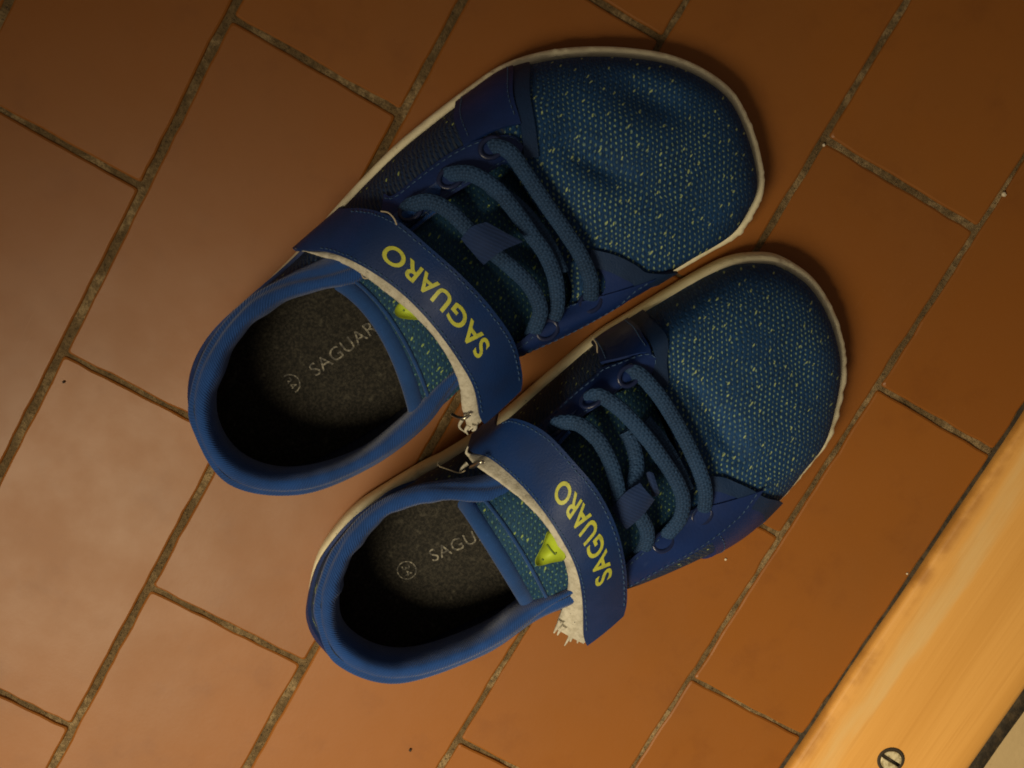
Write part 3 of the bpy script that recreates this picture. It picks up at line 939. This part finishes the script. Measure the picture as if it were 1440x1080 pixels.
A = dict(label='blue mesh shoe on the left, its heel nearest the left edge of the picture', seed=0.4,
    outer=[(-100, 40), (-97.5, 56), (-89, 68.5), (-74, 76), (-52, 78.5), (-25, 82), (0, 87), (26, 91), (46, 92), (66, 92), (81, 91), (96, 86), (110, 78), (123, 68), (135, 56), (143, 43),
           (147, 30), (146, 17), (142, 3), (136, -8), (127, -14), (117, -17.5), (104, -16.2), (91, -14.8), (78, -13), (55, -9), (25, -3), (-5, 1), (-35, 1), (-60, 3), (-80, 8), (-95, 20)],
    inner=[(275, 590, .058), (279, 545, .058), (301, 492, .057), (330, 452, .056), (362, 421, .055), (415, 399, .056), (468, 391, .060), (520, 372, .064),
           (580, 318, .064), (640, 275, .061), (685, 245, .058), (705, 232, .055), (718, 238, .0535), (735, 262, .053), (750, 285, .0525), (765, 310, .052),
           (778, 335, .052), (788, 360, .0515), (798, 385, .051), (804, 405, .051), (803, 420, .051), (795, 432, .052), (780, 443, .053), (765, 455, .055),
           (748, 468, .058), (720, 485, .061), (680, 500, .065), (637, 533, .065), (594, 594, .060), (520, 650, .057), (420, 688, .056), (320, 671, .057)],
    dome=[0.05] * 6 + [0.15, 0.4, 0.7, 0.9] + [1] * 14 + [0.9, 0.7, 0.4, 0.15] + [0.05] * 4,
    dents=[(840, 232, 0.011, 0.0042, 0.45, 0.0050), (925, 140, 0.015, 0.0060, 0.35, 0.0046), (880, 182, 0.014, 0.007, 0.4, -0.0016), (985, 300, 0.010, 0.008, -0.8, 0.0022), (800, 170, 0.005, 0.012, 0.3, 0.0016), (850, 285, 0.012, 0.006, 0.6, -0.0014)],
    inset=[.0041] * 6 + [.0034] * 5 + [.0041] * 21,
    vamp_i=(10.4, 24.6), collar_i=(25.2, 8.6),
    insole_print=[('SAGUARO', 0.0078, (492, 484), (70, -52), 'insole_lettering'), ('34', 0.0048, (408, 540), (26, 26), 'size_number')],
    ring=(408, 540),
    tongue=[((715, 228, .047), (772, 318, .0475), (812, 432, .046)), ((655, 255, .054), (720, 335, .0585), (772, 465, .050)), ((595, 295, .058), (662, 375, .0655), (722, 492, .056)),
            ((535, 345, .060), (610, 415, .0695), (670, 525, .060)), ((498, 375, .058), (572, 450, .0700), (628, 565, .059)), ((476, 396, .054), (545, 470, .067), (590, 592, .054))],
    tag=[(565, 424), (582, 430), (594, 447), (577, 449), (560, 446), (555, 436)], tag_z=.0725,
    tag_marks=[[(567, 435, 0)[:2], (569, 437)]],
    lace_w=0.0029,
    laces=[[(684, 214, .052), (692, 206, .058), (717, 214, .0605), (740, 245, .061), (766, 284, .061), (795, 325, .0605), (818, 361, .0595), (831, 393, .0575), (831, 418, .0545), (826, 428, .048)],
           [(622, 252, .056), (634, 245, .062), (663, 245, .066), (696, 265, .067), (722, 294, .067), (746, 328, .0665), (769, 361, .065), (782, 395, .063), (784, 429, .061), (777, 450, .058), (768, 464, .052)],
           [(568, 300, .060), (580, 288, .065), (605, 284, .0685), (631, 297, .070), (652, 317, .0705), (670, 335, .0705), (692, 355, .070), (720, 378, .069), (746, 404, .067), (760, 435, .064), (752, 463, .061), (738, 490, .054)],
           [(690, 262, .058), (735, 298, .061), (770, 345, .061), (790, 385, .0585)]],
    keepers=[([(648, 337, .0715), (663, 320, .0735), (684, 313, .0735)], [(680, 374, .0725), (704, 355, .0745), (736, 341, .072)])],
    eyelets=[(691, 207, .058, .0042), (632, 250, .06, .0042), (578, 296, .064, .0042), (829, 424, .05, .0040), (770, 462, .056, .004)],
    strap_front=[(478, 293, .040), (517, 294, .058), (556, 308, .070), (607, 350, .0775), (652, 390, .080), (695, 438, .0765), (725, 485, .068), (738, 545, .055)],
    strap_rear=[(413, 350, .040), (460, 354, .056), (505, 372, .069), (560, 409, .0765), (603, 451, .079), (643, 505, .0755), (668, 550, .067), (677, 601, .053)],
    strap_down=(-0.5, 0.5), text=(0.805, 0.405, 0.37, 0.71), bold=0.022,
    white=[(414, 349, .041), (445, 359, .050), (493, 376, .063), (541, 410, .0715), (590, 451, .075), (625, 495, .0725), (645, 538, .065), (650, 575, .056), (659, 606, .048)], white_a=(0.15, 1.0),
    frays=[[0.0010, (660, 598, .050), (655, 605, .048), (658, 611, .047)], [0.0008, (650, 590, .052), (646, 600, .049), (654, 608, .047)], [0.0012, (668, 596, .052), (668, 603, .050), (664, 606, .049)]],
    threads=[[(536, 297, .069), (546, 299, .072), (554, 307, .073), (558, 316, .0725)], [(508, 384, .066), (512, 391, .067), (520, 390, .068), (521, 383, .068)]],
    staple=[(636, 583, .052), (644, 587, .056), (653, 588, .0585), (661, 582, .058)],
    patches=[
        # band that follows the front seam on the outer side, then the smooth panel behind it
        ('seam_band', ['px', ('iv', 10.62, 0.0), (743, 135), (753, 182), (760, 222)], ['px', ('iv', 10.15, 0.0), (722, 140), (733, 185), (738, 222)], .0012, .0011, 'navyband', {}),
        ('side_panel', ['px', ('iv', 10.22, 0.0), (722, 138), (731, 174)], ['px', ('iv', 8.6, 0.0), (641, 172), (652, 206)], .0017, .0012, 'navy', {}),
        ('eyestay', [('iv', 7.2, 0.62), (560, 272), (640, 212), (700, 190), (737, 205)], [('iv', 7.2, 0.97), ('iv', 8.3, 0.97), ('iv', 9.6, 0.985), ('iv', 11.0, 0.985), ('iv', 12.2, 0.97)], .0012, .0014, 'navy', dict(na=40)),
        ('side_panel', ['px', ('iv', 24.25, 0.0), (908, 389), (889, 376), (862, 362), (832, 362)], [('iv', 26.0, 0.0), ('iv', 25.6, 0.35), (800, 470), (775, 470)], .0013, .0012, 'navy', {}),
        ('seam_band', ['px', ('iv', 24.15, 0.0), (910, 387), (892, 372), (864, 357), (832, 352)], ['px', ('iv', 24.72, 0.0), (892, 402), (874, 390), (852, 378), (830, 374)], .0019, .0010, 'navyband', {}),
        ('eyestay', [('iv', 21.3, 0.97), ('iv', 22.5, 0.985), ('iv', 24, 0.985), ('iv', 26.2, 0.97)], [('iv', 21.3, 0.66), ('iv', 22.5, 0.62), ('iv', 24, 0.56), ('iv', 26.2, 0.6)], .0021, .0014, 'navy', dict(na=40)),
        ('heel_counter', [('iv', 27.5, 0.0), ('iv', 29, 0.0), ('iv', 32, 0.0), ('iv', 35, 0.0), ('iv', 37.5, 0.0)], [('iv', 27.5, 0.4), ('iv', 29, 0.52), ('iv', 32, 0.66), ('iv', 35, 0.55), ('iv', 37.5, 0.45)], .0012, .0012, 'navy', dict(na=70)),
    ])

B = dict(label='blue mesh shoe on the right, nearest the wooden threshold', seed=2.1,
    outer=[(-119, -52), (-117, -40), (-111, -32), (-100, -23), (-88, -18), (-73, -15), (-58, -15.5), (-41, -17), (-28, -19), (-5, -20), (20, -18), (47, -16), (64, -17), (81, -18.3), (98, -20), (110, -22.5), (120, -28),
           (127, -35), (132, -48), (132, -63), (128, -78), (122, -89), (112, -100), (101, -109), (89, -113), (76, -117), (56, -120), (37, -118), (10, -111), (-20, -101), (-50, -91), (-80, -85), (-100, -79), (-113, -68)],
    inner=[(453, 858, .058), (455, 838, .058), (462, 815, .058), (477, 778, .057), (496, 752, .056), (520, 725, .056), (550, 704, .056), (590, 692, .057), (630, 690, .058), (680, 694, .061), (735, 680, .064),
           (790, 615, .064), (835, 575, .062), (870, 545, .058), (890, 535, .055), (905, 540, .0535), (920, 560, .053), (932, 582, .0525), (943, 605, .052), (952, 630, .052), (960, 655, .0515), (966, 680, .051),
           (970, 700, .051), (965, 715, .051), (952, 728, .052), (935, 742, .0535), (910, 762, .057), (880, 785, .060), (845, 815, .064), (795, 838, .064), (754, 862, .060), (684, 912, .057), (560, 953, .056), (474, 922, .057)],
    dome=[0.05] * 8 + [0.08, 0.15, 0.4, 0.7, 0.9] + [1] * 14 + [0.8, 0.45, 0.15] + [0.05] * 4,
    dents=[(1012, 606, 0.012, 0.0045, 0.9, 0.0046), (988, 562, 0.012, 0.0026, 0.8, 0.0016), (968, 545, 0.010, 0.0022, 0.8, 0.0014), (1000, 640, 0.010, 0.0024, 0.9, 0.0012), (1060, 590, 0.012, 0.008, 0.9, -0.0012), (1130, 520, 0.012, 0.008, 1.2, 0.0015)],
    inset=[.0041] * 7 + [.0030, .0026, .0022, .0020, .0018, .0018, .0018, .0020, .0026, .0034] + [.0041] * 17,
    vamp_i=(11.9, 26.1), collar_i=(28.2, 11.2),
    insole_print=[('SAGUARO', 0.0078, (664, 757), (70, -32), 'insole_lettering'), ('34', 0.0048, (572, 802), (14, 30), 'size_number')],
    ring=(572, 802),
    tongue=[((903, 537, .047), (940, 618, .0475), (968, 712, .046)), ((852, 562, .054), (900, 640, .0585), (938, 748, .050)), ((797, 612, .058), (850, 688, .0655), (900, 775, .056)),
            ((738, 655, .060), (800, 722, .0695), (850, 812, .060)), ((692, 682, .058), (748, 745, .0700), (802, 846, .059)), ((652, 704, .054), (697, 772, .067), (742, 848, .054))],
    tag=[(770, 748), (780, 752), (792, 770), (794, 785), (775, 791), (757, 796), (753, 789), (763, 768)], tag_z=.0725,
    tag_marks=[[(769, 764), (774, 771), (780, 778)], [(780, 778), (782, 775)], [(762, 785), (764, 787)]],
    lace_w=0.0029,
    laces=[[(876, 533, .052), (884, 524, .058), (899, 527, .060), (922, 551, .061), (945, 584, .061), (966, 622, .0605), (984, 661, .0595), (993, 693, .0575), (991, 716, .054), (986, 726, .048)],
           [(824, 568, .056), (834, 558, .062), (849, 560, .065), (877, 581, .067), (904, 610, .067), (927, 640, .0665), (951, 676, .065), (962, 705, .063), (957, 732, .061), (939, 753, .058), (930, 762, .052)],
           [(777, 606, .060), (788, 596, .0655), (815, 599, .0695), (842, 622, .071), (859, 652, .0715), (868, 682, .0715), (872, 705, .070), (880, 725, .068)],
           [(880, 606, .061), (890, 625, .0635), (897, 655, .0655), (892, 682, .067), (885, 705, .067)],
           [(905, 592, .058), (930, 622, .0605), (950, 655, .061), (966, 690, .0575)],
           [(888, 712, .068), (905, 735, .0675), (912, 760, .064), (900, 785, .060), (885, 800, .053)]],
    keepers=[([(860, 718, .0725), (880, 696, .0740), (901, 682, .0735)], [(882, 748, .0715), (905, 728, .0735), (922, 706, .0725)]),
             ([(910, 668, .069), (914, 666, .0705), (920, 668, .0705)], [(918, 700, .068), (923, 701, .0695), (929, 697, .069)])],
    eyelets=[(884, 527, .058, .0042), (832, 562, .06, .0042), (784, 602, .064, .0042), (988, 722, .05, .0040), (932, 760, .056, .004)],
    strap_front=[(697, 598, .045), (722, 588, .057), (765, 607, .0695), (808, 650, .077), (842, 692, .0795), (868, 745, .0765), (881, 805, .068), (882, 862, .054)],
    strap_rear=[(660, 633, .045), (690, 645, .056), (728, 678, .0675), (765, 720, .0755), (792, 763, .078), (811, 803, .0755), (820, 850, .067), (821, 912, .051)],
    strap_down=(0.5, -0.5), text=(0.85, 0.49, 0.31, 0.69), bold=0.022,
    white=[(655, 638, .044), (669, 655, .054), (703, 679, .064), (738, 707, .0715), (768, 740, .075), (789, 777, .073), (799, 813, .066), (795, 844, .059), (782, 884, .050)], white_a=(0.15, 1.0),
    frays=[[0.0013, (790, 872, .054), (784, 882, .051), (779, 890, .048)], [0.0012, (795, 880, .053), (788, 886, .050), (784, 893, .048)], [0.0016, (808, 875, .054), (806, 890, .051), (802, 902, .048)],
           [0.0010, (806, 885, .052), (800, 898, .048), (794, 908, .046)], [0.0014, (814, 870, .055), (815, 890, .051), (812, 904, .049)], [0.0009, (660, 640, .046), (656, 636, .047), (658, 628, .047)], [0.0009, (657, 652, .046), (650, 658, .047), (646, 664, .046)]],
    threads=[[(616, 650, .040), (617, 655, .042), (630, 660, .045), (645, 665, .048), (654, 662, .05)], [(834, 476, .040), (839, 484, .043), (840, 496, .045)]],
    staple=[(662, 657, .053), (668, 655, .058), (675, 650, .061), (681, 650, .061)],
    patches=[
        ('seam_band', ['px', ('iv', 12.35, 0.0), (918, 455), (936, 500), (941, 540)], ['px', ('iv', 11.9, 0.0), (896, 462), (914, 505), (920, 540)], .0012, .0011, 'navyband', {}),
        ('side_panel', ['px', ('iv', 11.95, 0.0), (897, 460), (913, 498)], ['px', ('iv', 10.95, 0.0), (836, 488), (845, 512)], .0017, .0012, 'navy', {}),
        ('eyestay', [('iv', 10.0, 0.60), ('iv', 11.2, 0.58), (845, 520), (885, 505), (920, 520)], [('iv', 10.0, 0.97), ('iv', 11.5, 0.97), ('iv', 12.9, 0.985), ('iv', 13.8, 0.985), ('iv', 15.0, 0.97)], .0012, .0014, 'navy', dict(na=40)),
        ('side_panel', ['px', ('iv', 25.9, 0.0), (1064, 700), (1041, 684), (1013, 672), (990, 673)], [('iv', 27.3, 0.0), ('iv', 27.1, 0.3), (985, 748), (955, 755)], .0013, .0012, 'navy', {}),
        ('seam_band', ['px', ('iv', 25.8, 0.0), (1067, 697), (1043, 680), (1013, 668), (988, 668)], ['px', ('iv', 26.35, 0.0), (1052, 712), (1030, 697), (1008, 688), (988, 688)], .0019, .0010, 'navyband', {}),
        ('eyestay', [('iv', 23.4, 0.97), ('iv', 25, 0.985), ('iv', 26.5, 0.985), ('iv', 28.5, 0.97)], [('iv', 23.4, 0.66), ('iv', 25, 0.64), ('iv', 26.5, 0.72), ('iv', 28.5, 0.80)], .0021, .0014, 'navy', dict(na=40)),
        ('heel_counter', [('iv', 30, 0.0), ('iv', 32, 0.0), ('iv', 34, 0.0), ('iv', 37, 0.0), ('iv', 40, 0.0)], [('iv', 30, 0.4), ('iv', 32, 0.55), ('iv', 34, 0.66), ('iv', 37, 0.55), ('iv', 40, 0.42)], .0012, .0012, 'navy', dict(na=70)),
    ])
build_shoe(A)
build_shoe(B)

# ------------------------------------------------------------------ specks on the tiles
dk = NB('dark_crumb').set(Base_Color=(0.02, 0.012, 0.008), Roughness=0.8).m
lt = NB('pale_crumb').set(Base_Color=(0.62, 0.54, 0.40), Roughness=0.7).m
def crumb(px, py, r, mat, label):
    c = P(px, py, 0.0)
    bm = bmesh.new(); bmesh.ops.create_icosphere(bm, subdivisions=2, radius=r)
    for v in bm.verts:
        v.co *= 1 + random.uniform(-0.3, 0.3); v.co.z = v.co.z * 0.6
    zmin = min(v.co.z for v in bm.verts)
    for v in bm.verts: v.co.z -= zmin - 0.0002
    me = bpy.data.meshes.new('crumb'); bm.to_mesh(me); bm.free(); me.materials.append(mat)
    o = bpy.data.objects.new('crumb', me); o.location = c; COL.objects.link(o)
    tag(o, label, 'crumb')
crumb(577, 1054, 0.0007, dk, 'tiny dark crumb on the tile at the bottom below the right shoe')
crumb(90, 537, 0.0005, dk, 'tiny dark crumb beside the long joint at the left edge')
crumb(1020, 786, 0.0005, lt, 'tiny pale crumb beside the right shoe between toe and strap')
crumb(1275, 806, 0.0005, lt, 'tiny pale crumb next to the threshold plank')
crumb(1411, 273, 0.0009, lt, 'pale crumb lying in the joint near the upper right edge')
crumb(1158, 204, 0.0006, lt, 'pale crumb at the joint crossing right of the left shoe toe')
